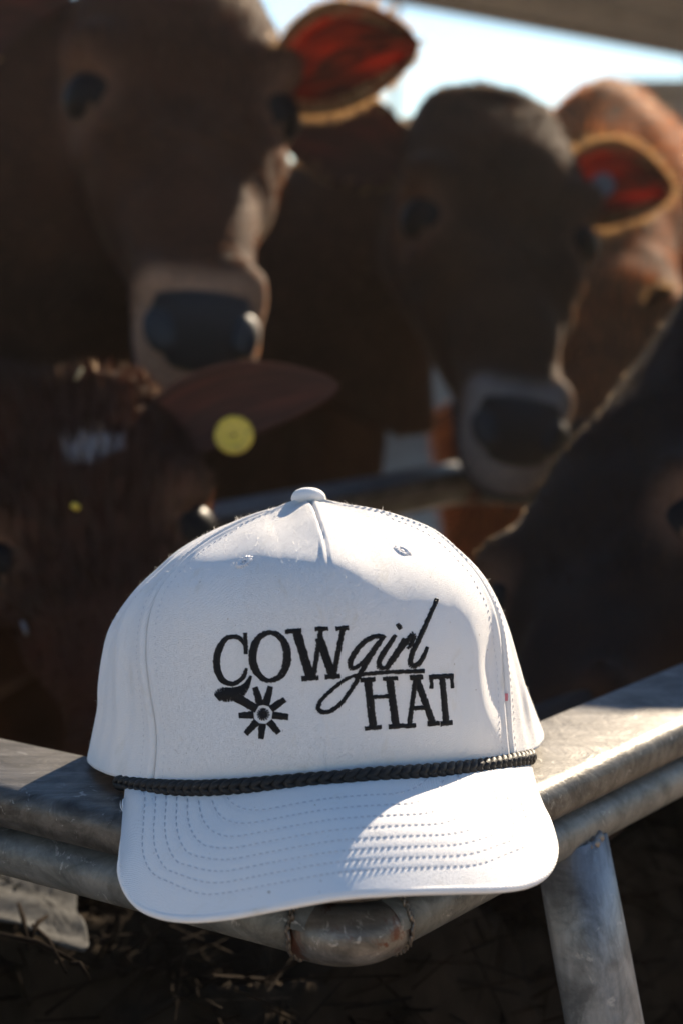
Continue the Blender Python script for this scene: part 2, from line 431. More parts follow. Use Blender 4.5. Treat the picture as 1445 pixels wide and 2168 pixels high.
if CN[0, 40, 1] > 0: CN = -CN
CN[:, -4:] = CN[:, -5:-4]
S_R, S_L, S_RB, S_LB, S_B = 2 * COLS_PER, 8 * COLS_PER, 4 * COLS_PER, 6 * COLS_PER, 5 * COLS_PER
v01 = np.linspace(0, 1, NV)
circ = np.linalg.norm(np.roll(CP, -1, 0) - CP, axis=2)                   # metres per column
disp = np.zeros((NC, NV))
ci = np.arange(NC)
for s in (S_R, S_L, S_B):
    for dj in range(-30, 31):
        c = (s + dj) % NC
        x = dj * circ[c]                                                # metres from the seam
        disp[c] += -.0011 * np.exp(-(x / .0009) ** 2) + .0008 * np.exp(-((np.abs(x) - .0032) / .0022) ** 2)
# centre dart: pinched ridge from the button down
pxg = project(CP.reshape(-1, 3)).reshape(NC, NV, 2)
dart = np.array([(655, 1066), (668, 1095), (682, 1135), (690, 1165), (695, 1196)], float)
frontm = (ci < S_R) | (ci > S_L)
for i in np.where(frontm)[0]:
    for j in range(60, NV):
        x, y = pxg[i, j]
        if 1060 < y < 1290 and 520 < x < 860:
            xd = np.interp(y, dart[:, 1], dart[:, 0]); w = np.clip((1225 - y) / 110, 0, 1)
            a = abs(x - xd)
            disp[i, j] += w * (.0030 * max(0, 1 - a / 95) - .0014 * math.exp(-(a / 3.5) ** 2))
# soft folds in the side panels and small dents in the front
for i in range(NC):
    if S_R < i < S_B: f = (i - S_R) / (S_B - S_R)
    elif S_B < i < S_L: f = (S_L - i) / (S_L - S_B)
    else: continue
    e = math.sin(math.pi * min(1, f * 3)) if f < .34 else .15
    disp[i] += e * (.0012 * np.sin(f * 46 + 3.2 * v01) * np.exp(-((v01 - .38) / .26) ** 2) + .0005 * np.sin(f * 90 + 5 * v01) * np.exp(-((v01 - .2) / .2) ** 2))
# crumple near the right seam above the cord
for i in range(S_R - 26, S_R):
    x = (S_R - i) / 26.
    disp[i] += (.0022 * math.sin(math.pi * x) * np.exp(-((v01 - .10) / .085) ** 2) - .0016 * math.sin(2 * math.pi * x) * np.exp(-((v01 - .24) / .12) ** 2))
disp += .0006 * np.sin(ci[:, None] * .09 + 7 * v01[None]) * np.sin(9 * v01[None] + ci[:, None] * .031)
CPD = CP + CN * disp[..., None]
UVC = np.zeros((NC, NV, 2)); UVC[..., 0] = (np.cumsum(circ[:, :60].mean(1)))[:, None]
UVC[..., 1] = np.r_[0, np.cumsum(np.linalg.norm(np.diff(CP, axis=1), axis=2).mean(0))][None]
def panel(name, c0, c1, parent=cap):
    idx = [c % NC for c in range(c0, c1 + 1)]
    A = CPD[idx]; nu = len(idx); uv = UVC[idx].copy(); uv[:, :, 0] = (np.arange(nu) * .0021)[:, None]
    f = grid_faces(nu, NV)
    n = np.cross(A[nu // 2 + 1, 60] - A[nu // 2, 60], A[nu // 2, 61] - A[nu // 2, 60])
    if n @ CN[idx[nu // 2], 60] < 0: f = [q[::-1] for q in f]
    o = mk(name, A.reshape(-1, 3), f, CLOTH, parent, uv=uv.reshape(-1, 2))
    md = o.modifiers.new('thickness', 'SOLIDIFY'); md.thickness = .0012; md.offset = -1
    return o
front = panel('front_panel', S_L - NC, S_R); front['label'] = 'smooth white front panel with the embroidery'
panel('side_panel', S_R, S_B); panel('side_panel', S_B, S_L)
fi = [c % NC for c in range(S_L - NC, S_R + 1)]
fv = CPD[fi].reshape(-1, 3)
ALLV = CPD.reshape(-1, 3)
CROWN = BVHTree.FromPolygons([tuple(v) for v in ALLV], grid_faces(NC, NV, True))
# brim
INNER = [(250,1657,.852),(290,1665,.838),(344,1669,.823),(398,1671,.812),(452,1670,.803),(524,1666,.796),(596,1660,.791),(668,1654,.7885),(720,1650,.7885),(792,1643,.792),(904,1636,.806),(1016,1625,.829),(1091,1612,.856),(1125,1604,.876)]
OUTER = [(264,1670,.832),(258,1750,.803),(255,1812,.788),(259,1866,.779),(286,1911,.768),(331,1934,.756),(394,1943,.744),(482,1936,.732),(600,1914,.720),(720,1893,.714),(840,1884,.715),(960,1880,.722),(1060,1877,.733),(1118,1868,.746),(1158,1845,.760),(1178,1800,.782),(1170,1752,.805),(1150,1700,.832),(1132,1650,.858),(1126,1620,.872)]
BU, BV = 360, 100
bin_ = cr([H(*p) for p in INNER], BU + 20)[10:-10]; bout = cr([H(*p) for p in OUTER], BU + 20)[10:-10]
bin_ = bin_ + nrm((0, .5, .3)) * .0012
opx = project(bout)
BP = np.empty((BU, BV, 3))
for j in range(BV):
    t = j / (BV - 1); BP[:, j] = bin_ * (1 - t) + bout * t
bulge = np.sin(np.linspace(0, math.pi, BV))[None, :, None] * np.sin(np.linspace(0, math.pi, BU))[:, None, None] ** .6
BP += bulge * np.array([0, -.0035, .0055])
BN = grid_normals(BP, False)
if BN[BU // 2, BV // 2, 2] < 0: BN = -BN
bpx = project(BP.reshape(-1, 3))
def dist_outer(q):
    a = opx[:-1]; b = opx[1:]; ab = b - a; L2 = (ab ** 2).sum(1)
    out = np.empty(len(q))
    for i in range(0, len(q), 4000):
        w = q[i:i + 4000, None] - a[None]; t = np.clip((w * ab).sum(2) / L2, 0, 1)
        out[i:i + 4000] = np.sqrt(((w - t[..., None] * ab) ** 2).sum(2)).min(1)
    return out
do = dist_outer(bpx).reshape(BU, BV)
def dist_poly(q, poly):
    a = poly[:-1]; b = poly[1:]; ab = b - a; L2 = np.maximum((ab ** 2).sum(1), 1e-9); out = np.empty(len(q))
    for i in range(0, len(q), 4000):
        w = q[i:i + 4000, None] - a[None]; t = (w * ab).sum(2) / L2; t = np.clip(t, 0, 1)
        out[i:i + 4000] = np.sqrt(((w - t[..., None] * ab) ** 2).sum(2)).min(1)
    return out
_il = int(np.argmin(np.abs(opx[:, 0] - 315) + 1e4 * (opx[:, 1] < 1800))); _ir = int(np.argmin(np.abs(opx[:, 0] - 1125) + 1e4 * (opx[:, 1] < 1800)))
def smin(a, b, k):
    h = np.maximum(k - np.abs(a - b), 0) / k; return np.minimum(a, b) - h * h * k * .25
_f = bpx
do = smin(smin(dist_poly(_f, opx[:_il + 1]), dist_poly(_f, opx[_il:_ir + 1]), 110.), dist_poly(_f, opx[_ir:]), 110.).reshape(BU, BV)
ROWS = [45 + 22.5 * k for k in range(8)]
bd = np.zeros((BU, BV))
for r_ in ROWS: bd -= .00016 * np.exp(-((do - r_) / 3.6) ** 2)
bd += .0005 * np.sin(np.arange(BU)[:, None] * .05) * np.sin(np.arange(BV)[None] * .07)
BPD = BP + BN * bd[..., None]
bf = grid_faces(BU, BV)
n = np.cross(BPD[181, 50] - BPD[180, 50], BPD[180, 51] - BPD[180, 50])
if n[2] < 0: bf = [q[::-1] for q in bf]
buv = np.stack(np.meshgrid(np.arange(BU) * .0009, np.arange(BV) * .0007, indexing='ij'), -1).reshape(-1, 2)
_tp = np.minimum(1, np.minimum(np.arange(BU), BU - 1 - np.arange(BU)) / 30.)[:, None, None]
_bot = BPD - BN * (.0006 + .0022 * _tp); _nb = BU * BV
bfa = bf + [tuple(i_ + _nb for i_ in q_[::-1]) for q_ in bf]
_loop = [i_ * BV for i_ in range(BU)] + [(BU - 1) * BV + j_ for j_ in range(1, BV)] + [i_ * BV + BV - 1 for i_ in range(BU - 2, -1, -1)] + [j_ for j_ in range(BV - 2, 0, -1)]
for a_, b_ in zip(_loop, _loop[1:] + _loop[:1]): bfa.append((a_, b_, b_ + _nb, a_ + _nb))
brim = mk('brim', np.vstack([BPD.reshape(-1, 3), _bot.reshape(-1, 3)]), bfa, CLOTH, cap, uv=np.vstack([buv, buv]))
_pr = .0016 * np.minimum(1, np.minimum(np.arange(BU), BU - 1 - np.arange(BU)) / 45. + .03)
v, f = tube(bout - BN[:, -1] * .0014, _pr, 10); mk('edge_piping', v, f, CLOTH, brim, uv=np.asarray(v)[:, [0, 2]])
BRIM = BVHTree.FromPolygons([tuple(v) for v in BPD.reshape(-1, 3)], bf)
def hit(bvh, x, y):
    r = ray(x, y); l, n, i, d = bvh.ray_cast(Vector(CAM), Vector(r).normalized())
    if l is None: return None
    n = np.array(n); n = n if n @ r < 0 else -n
    return np.array(l), n
def stitch_line(mb, pts, bvh, length=11., gap=3.2, w=.00042, h=.0005):
    p = cr(np.asarray(pts, float), None) if len(pts) > 2 else np.asarray(pts, float)
    s = np.r_[0, np.cumsum(np.linalg.norm(np.diff(p, axis=0), axis=1))]
    t = 2.
    while t < s[-1] - length:
        L = length * random.uniform(.85, 1.1); row = []
        for u in (0, .25, .75, 1):
            xy = (np.interp(t + u * L, s, p[:, 0]), np.interp(t + u * L, s, p[:, 1])); row.append(hit(bvh, *xy))
        if all(r is not None for r in row):
            V = []
            d = nrm(row[-1][0] - row[0][0])
            for k, (c, n) in enumerate(row):
                b = np.cross(d, n); hh = -.0003 if k in (0, 3) else h
                V += [c - b * w - n * .0003, c + n * hh, c + b * w - n * .0003]
            F = []
            for k in range(3):
                for m_ in range(2): F.append((k * 3 + m_, k * 3 + m_ + 1, (k + 1) * 3 + m_ + 1, (k + 1) * 3 + m_))
            mb.add(V, F)
        t += L + gap
mb = MB()
bpx2 = bpx.reshape(BU, BV, 2)
for r_ in ROWS:
    pts = []
    for i in range(3, BU - 3, 5):
        col_ = do[i]; j = np.where((col_[:-1] >= r_) & (col_[1:] < r_))[0]
        if len(j) and j[-1] > 2:
            j = j[-1]; t = (col_[j] - r_) / (col_[j] - col_[j + 1] + 1e-9); pts.append(bpx2[i, j] * (1 - t) + bpx2[i, j + 1] * t)
    pts = [p for k, p in enumerate(pts) if k == 0 or np.linalg.norm(p - pts[k - 1]) > 1.5]
    if len(pts) > 6: stitch_line(mb, pts, BRIM)
st = mb.build('brim_stitching', STITCH, brim); st['kind'] = 'stuff'
# seam stitching on the crown
mb = MB()
for s, offs in ((S_R, (-5, 4)), (S_L, (-4, 4))):
    for o_ in offs:
        pts = []
        for j in range(2, NV - 8, 4):
            c = (s + int(round(o_ * .0018 / max(circ[s, j], .0004)))) % NC if j < NV - 30 else (s + o_ * 2) % NC
            pts.append(pxg[c, j])
        stitch_line(mb, pts, CROWN, 9., 5., .0003, .00035)
st = mb.build('seam_stitching', SEAM, front); st['kind'] = 'stuff'
# button
bc = H(653, 1056, .872); ax_up = nrm(UP * .9 + FW * .25); V = []; F = []
e1 = nrm(np.cross(ax_up, FW)); e2 = np.cross(ax_up, e1)
for i in range(13):
    a = math.pi * i / 12; rr = .0078 * math.sin(a) ** .75; zz = .0046 * math.cos(a)
    zz = zz if zz > 0 else zz * .7
    for k in range(28):
        w = 2 * math.pi * k / 28; V.append(bc + e1 * rr * math.cos(w) + e2 * rr * math.sin(w) + ax_up * zz)
for i in range(12):
    for k in range(28): F.append((i * 28 + k, i * 28 + (k + 1) % 28, (i + 1) * 28 + (k + 1) % 28, (i + 1) * 28 + k))
mk('button', V, F, CLOTH, cap, uv=np.asarray(V)[:, [0, 2]] * 1.)
# eyelets
for x, y in ((517, 1190), (851, 1166)):
    h_ = hit(CROWN, x, y); c, n = h_; a = nrm(np.cross(n, (0, 0, 1.))); b = np.cross(n, a); mb = MB()
    for k in range(40):
        w = 2 * math.pi * k / 40 + random.uniform(-.05, .05); d = a * math.cos(w) + b * math.sin(w); r1 = .0040 * random.uniform(.9, 1.12)
        v, f = tube([c + d * .0011 - n * .0002, c + d * .0025 + n * .0005, c + d * r1 - n * .0003], [.0002, .00033, .0002], 5); mb.add(v, f)
    mb.build('eyelet', SEAM, front)
    v, f = tube([c - n * .0002, c + n * .0002], .0009, 10); mk('eyelet_hole', v, f, mat('eyelet_shadow', (.5, .49, .5), .9), front)
# tiny tag caught in the right seam
h_ = hit(CROWN, 1070, 1476)
if h_:
    c, n = h_; mb = MB(); mb.box(c + n * .0004, (.0007, 0, 0), (0, .0003, 0), (0, 0, .0016)); mb.build('woven_tag', mat('pink_tag', (.55, .18, .22), .7), front, False)
# rope
ROPEPX = [(249,1656,.848),(290,1664,.833),(344,1668,.818),(398,1670,.807),(452,1669,.798),(524,1665,.791),(596,1659,.786),(668,1653,.7835),(720,1649,.7835),(792,1642,.787),(904,1635,.801),(1016,1624,.824),(1091,1611,.851),(1126,1603,.872)]
rp = cr([H(*p) for p in ROPEPX], 900)
sl = np.r_[0, np.cumsum(np.linalg.norm(np.diff(rp, axis=0), axis=1))]
Tn = np.gradient(rp, axis=0); Tn /= np.linalg.norm(Tn, axis=1)[:, None]
outv = -FW[None] + 0 * rp; outv -= Tn * (outv * Tn).sum(1)[:, None]; outv /= np.linalg.norm(outv, axis=1)[:, None]
upv = np.cross(outv, Tn); upv *= np.sign(upv[:, 2])[:, None]
rope = None
for k in range(4):
    ph = 2 * math.pi * sl / .0190 + 2 * math.pi * k / 4
    pth = rp + upv * (.0019 * np.sin(ph))[:, None] + outv * (.0012 * np.sin(2 * ph + .6))[:, None]
    v, f = tube(pth[::2], .0017, 8)
    o = mk('rope_strand' if rope else 'rope', v, f, ROPE, rope if rope else cap)
    if rope is None: rope = o; o['label'] = 'black braided cord across the base of the crown'
for e_ in (0, -1):      # knobbed ends
    v, f = tube([rp[e_] + d * .001 for d in (-outv[e_] * 1.6, outv[e_] * 0, outv[e_] * 1.8)], [.0018, .0029, .0014], 10); mk('rope_end', v, f, ROPE, rope)

# ------------------------------------------------------------------ embroidery (satin stitches laid thread by thread)
def Z(x, y): return (420 + .38754 * x, 1250 + .38754 * y)
def satin(mb, pts, widths, pitch=2.6, jit=1.6, h=.00045, angle=0.):
    """threads laid across a stroke; pts in enlarged coordinates, widths too"""
    p = np.array([Z(*q) for q in pts]); w = np.array(widths if hasattr(widths, '__len__') else [widths] * len(pts), float) * .38754
    q = np.c_[p, w]
    q = cr(q, None) if len(q) > 2 else np.array([q[0] + (q[1] - q[0]) * t for t in np.linspace(0, 1, 30)])
    s = np.r_[0, np.cumsum(np.linalg.norm(np.diff(q[:, :2], axis=0), axis=1))]
    n = max(2, int(s[-1] / pitch)); t = np.linspace(0, s[-1], n + 1)
    c = np.stack([np.interp(t, s, q[:, k]) for k in range(3)], 1)
    tg = np.gradient(c[:, :2], axis=0); tg /= np.linalg.norm(tg, axis=1)[:, None]
    for i in range(len(c)):
        d = tg[i]; a = R(angle) + random.uniform(-.06, .06); nx = np.array([-d[1], d[0]]); nx = nx * math.cos(a) + d * math.sin(a)
        h0 = c[i, 2] / 2 + random.uniform(-jit * .4, jit); h1 = c[i, 2] / 2 + random.uniform(-jit * .4, jit)
        V = []
        ok = True
        for u, hh in ((-h0, -.0002), (-h0 * .72, h * .85), (0, h * random.uniform(.95, 1.15)), (h1 * .72, h * .85), (h1, -.0002)):
            for k, e in ((-.62, .35), (0, 1.), (.62, .35)):
                xy = c[i, :2] + nx * u + d * k * pitch
                r = hit(CROWN, *xy)
                if r is None: ok = False; break
                V.append(r[0] + r[1] * (hh * (e if hh > 0 else 1) + .00012))
            if not ok: break
        if not ok: continue
        F = [(a_ * 3 + b_, a_ * 3 + b_ + 1, (a_ + 1) * 3 + b_ + 1, (a_ + 1) * 3 + b_) for a_ in range(4) for b_ in range(2)]
        mb.add(V, F)
def letter(strokes, label, name='embroidered_letter'):
    mb = MB()
    for st_ in strokes: satin(mb, *st_[:2], **(st_[2] if len(st_) > 2 else {}))
    o = mb.build(name, THREAD, front); o['label'] = label
    return o
ell = [(391 + 95 * math.sin(a), 362 - 131 * math.cos(a)) for a in np.linspace(0, 2 * math.pi, 25)]
ellw = [24 + 22 * abs(math.sin(a)) ** 1.3 for a in np.linspace(0, 2 * math.pi, 25)]
letter([([(254, 300), (232, 268), (195, 252), (155, 263), (120, 308), (102, 370), (103, 430), (122, 478), (152, 503), (190, 511), (228, 492), (253, 460), (262, 428)], [18, 24, 24, 28, 36, 40, 40, 36, 30, 26, 24, 22, 14]),
        ([(256, 236), (260, 345)], 22)], 'black embroidered capital C')
letter([(ell, ellw)], 'black embroidered capital O')
letter([([(538, 232), (612, 478)], 50), ([(628, 478), (668, 222)], 26), ([(660, 262), (735, 470)], 48), ([(737, 472), (786, 215)], 29),
        ([(478, 226), (560, 220)], 26), ([(640, 212), (705, 208)], 24), ([(752, 208), (816, 205)], 24), ([(567, 483), (653, 478)], 26), ([(694, 474), (770, 470)], 26)], 'black embroidered capital W')
letter([([(1008, 252), (965, 252), (905, 282), (855, 338), (827, 395), (836, 428), (872, 414), (925, 362), (985, 285)], [22, 26, 28, 30, 30, 26, 22, 24, 26]),
        ([(1012, 250), (955, 335), (888, 445), (832, 545), (762, 633), (695, 668), (655, 652), (668, 605), (728, 545), (800, 488), (880, 458)], [22, 26, 26, 24, 24, 24, 24, 22, 20, 18, 16]),
        ([(885, 460), (1000, 450), (1228, 441)], 21)], 'black embroidered script g with an underline')
letter([([(1074, 248), (1030, 312), (986, 388), (990, 424), (1018, 424)], [22, 30, 30, 28, 22]), ([(1086, 186), (1101, 208)], [24, 26])], 'black embroidered script i')
letter([([(1122, 266), (1105, 305), (1060, 375), (1022, 428)], [24, 34, 36, 28]), ([(1092, 338), (1132, 285), (1170, 240), (1166, 280), (1142, 318)], [20, 26, 30, 26, 14])], 'black embroidered script r')
letter([([(1300, 50), (1256, 148), (1202, 268), (1158, 368), (1162, 414), (1196, 404), (1230, 355), (1246, 312)], [22, 24, 28, 30, 28, 26, 24, 18])], 'black embroidered script l')
letter([([(922, 490), (952, 748)], 44), ([(1043, 486), (1076, 740)], 42), ([(945, 584), (1062, 578)], 22),
        ([(885, 490), (960, 486)], 24), ([(1007, 484), (1083, 480)], 24), ([(909, 755), (994, 748)], 24), ([(1039, 745), (1113, 740)], 26)], 'black embroidered capital H')
letter([([(1182, 490), (1150, 735)], 26), ([(1190, 485), (1275, 722)], 38), ([(1154, 478), (1219, 474)], 28), ([(1168, 645), (1242, 640)], 24),
        ([(1121, 742), (1181, 738)], 26), ([(1250, 730), (1309, 726)], 26)], 'black embroidered capital A')
letter([([(1328, 480), (1350, 722)], 34), ([(1258, 474), (1386, 468)], 26), ([(1270, 476), (1270, 534)], 18), ([(1378, 470), (1385, 532)], 18), ([(1321, 730), (1380, 724)], 26)], 'black embroidered capital T')
sp = [([(287, 468), (266, 515), (226, 556), (176, 570), (128, 570), (104, 588)], [14, 36, 70, 80, 80, 50], dict(pitch=1.5, jit=1.0)),
      ([(110, 580), (150, 566), (208, 572)], [46, 70, 64], dict(pitch=2.2, jit=.6, angle=20)),
      ([(212, 588), (318, 648)], [52, 46], dict(jit=1.0)),
      ([(354 + 17 * math.sin(a), 678 - 17 * math.cos(a)) for a in np.linspace(0, 2 * math.pi, 13)], 38, dict(jit=.6))]
for tx, ty in ((310, 533), (393, 528), (470, 598), (488, 692), (436, 778), (342, 808), (262, 782), (226, 684)):
    d = nrm((tx - 354, ty - 678)); sp.append(([(354 + d[0] * 54, 678 + d[1] * 54), (tx, ty)], [44, 33], dict(jit=1.2)))
letter(sp, 'black embroidered spur with a star rowel', 'embroidered_spur')
# lint fibres on the crown
mb_v, mb_f = [], []
for k in range(2600):
    i = int(rng.integers(0, NC)); j = int(rng.integers(4, NV - 3)); p = CPD[i, j]; n = CN[i, j]
    L = rng.uniform(.0008, .0022) * (1.8 if rng.random() < .04 else 1); d = nrm(n + rng.normal(0, .6, 3)); s = nrm(np.cross(d, rng.normal(0, 1, 3))) * .00006
    b = len(mb_v); mb_v += [p - s, p + s, p + d * L + rng.normal(0, .0003, 3)]; mb_f.append((b, b + 1, b + 2))
o = mk('lint', mb_v, mb_f, hair_mat('white_lint', False, (.8, .78, .75), .5), front, False); o['kind'] = 'stuff'

# ------------------------------------------------------------------ cows
def ring(c, X, Y, w, top, bot, e=.85, n=24):
    out = []
    for k in range(n):
        a = 2 * math.pi * k / n; cx, sy = math.cos(a), math.sin(a)
        out.append(c + X * w * math.copysign(abs(cx) ** e, cx) + Y * (top if sy > 0 else bot) * math.copysign(abs(sy) ** e, sy))
    return out
def loft(mb, rings):
    n = len(rings[0]); V = [p for r in rings for p in r]; F = []
    for i in range(len(rings) - 1):
        for k in range(n): F.append((i * n + k, i * n + (k + 1) % n, (i + 1) * n + (k + 1) % n, (i + 1) * n + k))
    F += [tuple(range(n - 1, -1, -1)), tuple((len(rings) - 1) * n + k for k in range(n))]
    mb.add(V, F)
def ball(mb, c, r, ax=None, n=12):
    c = np.asarray(c); r = np.broadcast_to(r, (3,)); ax = ax if ax is not None else np.eye(3); V = []; F = []
    for i in range(n + 1):
        a = math.pi * i / n
        for k in range(2 * n):
            w = math.pi * k / n; V.append(c + ax[0] * r[0] * math.sin(a) * math.cos(w) + ax[1] * r[1] * math.sin(a) * math.sin(w) + ax[2] * r[2] * math.cos(a))
    m = 2 * n
    for i in range(n):
        for k in range(m): F.append((i * m + k, i * m + (k + 1) % m, (i + 1) * m + (k + 1) % m, (i + 1) * m + k))
    mb.add(V, F)
def remesh(mb, voxel, smooth_it):
    me = bpy.data.meshes.new('tmp'); me.from_pydata([tuple(v) for v in np.vstack(mb.v)], [], mb.f)
    bm = bmesh.new(); bm.from_mesh(me); bmesh.ops.recalc_face_normals(bm, faces=bm.faces); bm.to_mesh(me); bm.free()
    o = bpy.data.objects.new('tmp', me); COL.objects.link(o)
    r = o.modifiers.new('r', 'REMESH'); r.mode = 'VOXEL'; r.voxel_size = voxel
    s = o.modifiers.new('s', 'SMOOTH'); s.factor = .5; s.iterations = smooth_it
    dg = bpy.context.evaluated_depsgraph_get(); ev = o.evaluated_get(dg); m2 = bpy.data.meshes.new_from_object(ev)
    V = np.empty(len(m2.vertices) * 3); m2.vertices.foreach_get('co', V); V = V.reshape(-1, 3)
    F = [tuple(p.vertices) for p in m2.polygons]
    bpy.data.objects.remove(o); bpy.data.meshes.remove(me); bpy.data.meshes.remove(m2)
    return V, F
HEAD = [(-.045, .050, .015, .05), (-.03, .074, .032, .085), (.02, .088, .052, .105), (.07, .101, .058, .125), (.13, .102, .054, .142), (.18, .091, .048, .146), (.23, .077, .044, .132),
        (.28, .063, .041, .110), (.33, .052, .037, .090), (.37, .050, .035, .078), (.405, .053, .034, .068), (.432, .051, .030, .058), (.452, .042, .020, .044), (.462, .025, .010, .026)]
def cow(label, poll, muzzle, face, chest, bdir, coat, s=1., hs=1., muzzle_col=(.20, .11, .06), muzzle_amt=.9, ears=(), fur=40000, fur_len=.011, fur_r=.75, group='brown cows crowding round the trough', ear_m=None, belly=None, patches=(), dorsal=None, peak=.92, rim_gain=1., neck_up=.05, neck_low=None):
    poll, muzzle, chest = np.asarray(poll), np.asarray(muzzle), np.asarray(chest); bdir = nrm(bdir)
    F = nrm(muzzle - poll); N = np.asarray(face, float); N = nrm(N - F * (N @ F)); X = np.cross(F, N)       # F down the face, N out of the forehead, X to one side
    hl = np.linalg.norm(muzzle - poll) / .44
    root = empty('cow', (chest[0], chest[1], 0), label, 'cow', group)
    mb = MB()
    hr = [ring(poll + F * st * hl, X, N, w * hs, t * hs, b * hs, .88 if st < .34 else 1.02) for st, w, t, b in HEAD]
    for r_, (st, *_q) in zip(hr, HEAD):
        k_ = .75 * min(1, max(0, (st - .33) / .09))
        c_ = poll + F * st * hl
        for i_ in range(len(r_)): r_[i_] = r_[i_] - F * k_ * ((r_[i_] - c_) @ N + .012)
    loft(mb, hr)
    for sx in (-1, 1):
        ball(mb, poll + F * .130 * hl + X * sx * .076 * hs + N * .022 * hs, (.032 * hs, .040 * hs, .030 * hs), (X, F, N))      # brow
        ball(mb, poll + F * .388 * hl + X * sx * .036 * hs + N * .010 * hs, (.022 * hs, .028 * hs, .026 * hs), (X, F, N))      # nostril wings
    ball(mb, poll - F * .02 * hl + N * .0, (.055 * hs, .03 * hs, .05 * hs), (X, F, N))
    # neck
    Zu = np.array([0, 0, 1.]); back = -bdir
    a = poll + F * .06 * hl - N * .035 * hs; c0 = chest + np.array([0, 0, .0])
    b = (a + c0) / 2 + np.array([0, 0, neck_up]) - N * .05
    if neck_low: b = a + (c0 - a) * .62; b[2] = a[2] + neck_low
    rs = []
    for k in range(9):
        t = k / 8; c = (1 - t) ** 2 * a + 2 * t * (1 - t) * b + t * t * c0; tg = nrm(2 * (1 - t) * (b - a) + 2 * t * (c0 - b))
        ref = (-F * (1 - t) + Zu * t) if dorsal is None else (np.asarray(dorsal) * (1 - t) + Zu * t)
        Yv = nrm(ref - tg * (ref @ tg)); Xv = np.cross(tg, Yv)
        rs.append(ring(c, Xv, Yv, (.070 + .07 * t) * s, (.085 + .13 * t) * s, (.085 + .15 * t) * s, .95))
    loft(mb, rs)
    # trunk
    lat = np.array([bdir[1], -bdir[0], 0]); z0 = 0
    ST = [(-.10, .07, 1.00, .74), (-.02, .16, 1.12, .60), (.10, .20, 1.19, .53), (.22, .225, 1.21, .50), (.45, .26, 1.18, .46), (.72, .285, 1.165, .44), (.95, .27, 1.18, .49), (1.12, .24, 1.195, .58), (1.26, .185, 1.17, .68), (1.34, .10, 1.09, .78)]
    rs = []
    for t, w, zt, zb in ST:
        c = np.array([chest[0], chest[1], 0]) + back * t * s; zm = (zt * .45 + zb * .55) * s
        rs.append(ring(c + np.array([0, 0, zm]), lat, Zu, w * s, zt * s - zm, zm - zb * s, peak if t < .5 else .92))
    loft(mb, rs)
    base = np.array([chest[0], chest[1], 0])
    for sx in (-1, 1):
        for kind in (0, 1):
            if kind == 0: pts = [(.16, .15, .72, .10), (.13, .155, .60, .072), (.10, .15, .36, .043), (.11, .15, .30, .036), (.12, .15, .13, .031), (.10, .15, .07, .037), (.08, .15, -.02, .048)]
            else: pts = [(1.10, .13, .85, .15), (1.02, .16, .68, .11), (1.13, .15, .48, .055), (1.18, .15, .42, .044), (1.16, .15, .30, .034), (1.13, .15, .13, .032), (1.10, .15, .07, .038), (1.08, .15, -.02, .048)]
            path = [base + back * t * s + lat * sx * l * s + Zu * z * s for t, l, z, r in pts]
            v, f = tube(path, [r * s for *_, r in pts], 14); mb.add(v, f)
    v, f = tube([base + back * t * s + Zu * z * s for t, z in ((1.28, 1.12), (1.36, 1.08), (1.40, .9), (1.40, .6), (1.41, .45))], [.035 * s, .03 * s, .02 * s, .018 * s, .03 * s], 10); mb.add(v, f)
    V, Fc = remesh(mb, .0115, 6)
    # bone structure of the head
    q = V - poll; hf = q @ F / hl; hx = q @ X / hs; hn = q @ N / hs
    def bump_at(f_, x_, n_, sg, vec):
        w_ = np.exp(-(((hf - f_) ** 2 + (np.abs(hx) - x_) ** 2 + (hn - n_) ** 2) / sg ** 2)) * hs
        sgn = np.sign(hx)
        return w_[:, None] * (sgn[:, None] * X * vec[0] + F * vec[1] + N * vec[2])
    V = V + bump_at(.165, .100, .012, .024, (-.016, 0, -.004)) + bump_at(.128, .088, .036, .030, (.003, 0, .009)) + bump_at(.205, .088, -.012, .022, (.010, 0, .0)) \
          + bump_at(.255, .074, -.022, .026, (.010, 0, 0)) + bump_at(.27, .052, .028, .034, (-.009, 0, -.002)) + bump_at(.19, .0, .055, .055, (0, 0, -.010)) \
          + bump_at(.13, .085, -.095, .055, (.016, 0, 0)) + bump_at(.33, .05, -.045, .03, (-.007, 0, 0)) + bump_at(-.01, .05, .03, .03, (.004, -.006, .006))
    # markings
    q = V - poll; hf = q @ F / hl; hx = q @ X / hs; hn = q @ N / hs
    colr = np.tile(np.array(coat, float), (len(V), 1))
    inhead = (np.abs(hx) < .14) & (np.abs(hn) < .19) & (hf < .5) & (hf > -.1)
    def sm(x, a_, b_): t = np.clip((x - a_) / (b_ - a_), 0, 1); return t * t * (3 - 2 * t)
    mz = sm(hf + .6 * hn, .396, .424) * inhead * muzzle_amt * (1 - .0 * hf)
    colr = colr * (1 - mz[:, None]) + np.array(muzzle_col) * mz[:, None]
    for sx in (-1, 1):
        dd = np.sqrt(((hf - .165) / 1.1) ** 2 + (hx - sx * .095) ** 2 + (hn - .012) ** 2)
        er = (1 - sm(dd, .025, .06)) * .65 * inhead
        colr = colr * (1 - er[:, None]) + np.array([.15, .08, .05]) * er[:, None]
    if belly is not None:
        w_ = sm(-hf * 0 + (.95 * s - V[:, 2]), 0, .35) * (~inhead); colr = colr * (1 - w_[:, None]) + np.array(belly) * w_[:, None]
    for (pf, px_, pw, pl, pc) in patches:
        dd = np.sqrt(((hf - pf) / pl) ** 2 + ((hx - px_) / pw) ** 2) + .25 * np.sin(hx * 160) * np.sin(hf * 140); w_ = (1 - sm(dd, .8, 1.15)) * (hn > -.02) * inhead
        colr = colr * (1 - w_[:, None]) + np.array(pc) * w_[:, None]
    body = mk('body', V, Fc, COAT, root, col=colr)
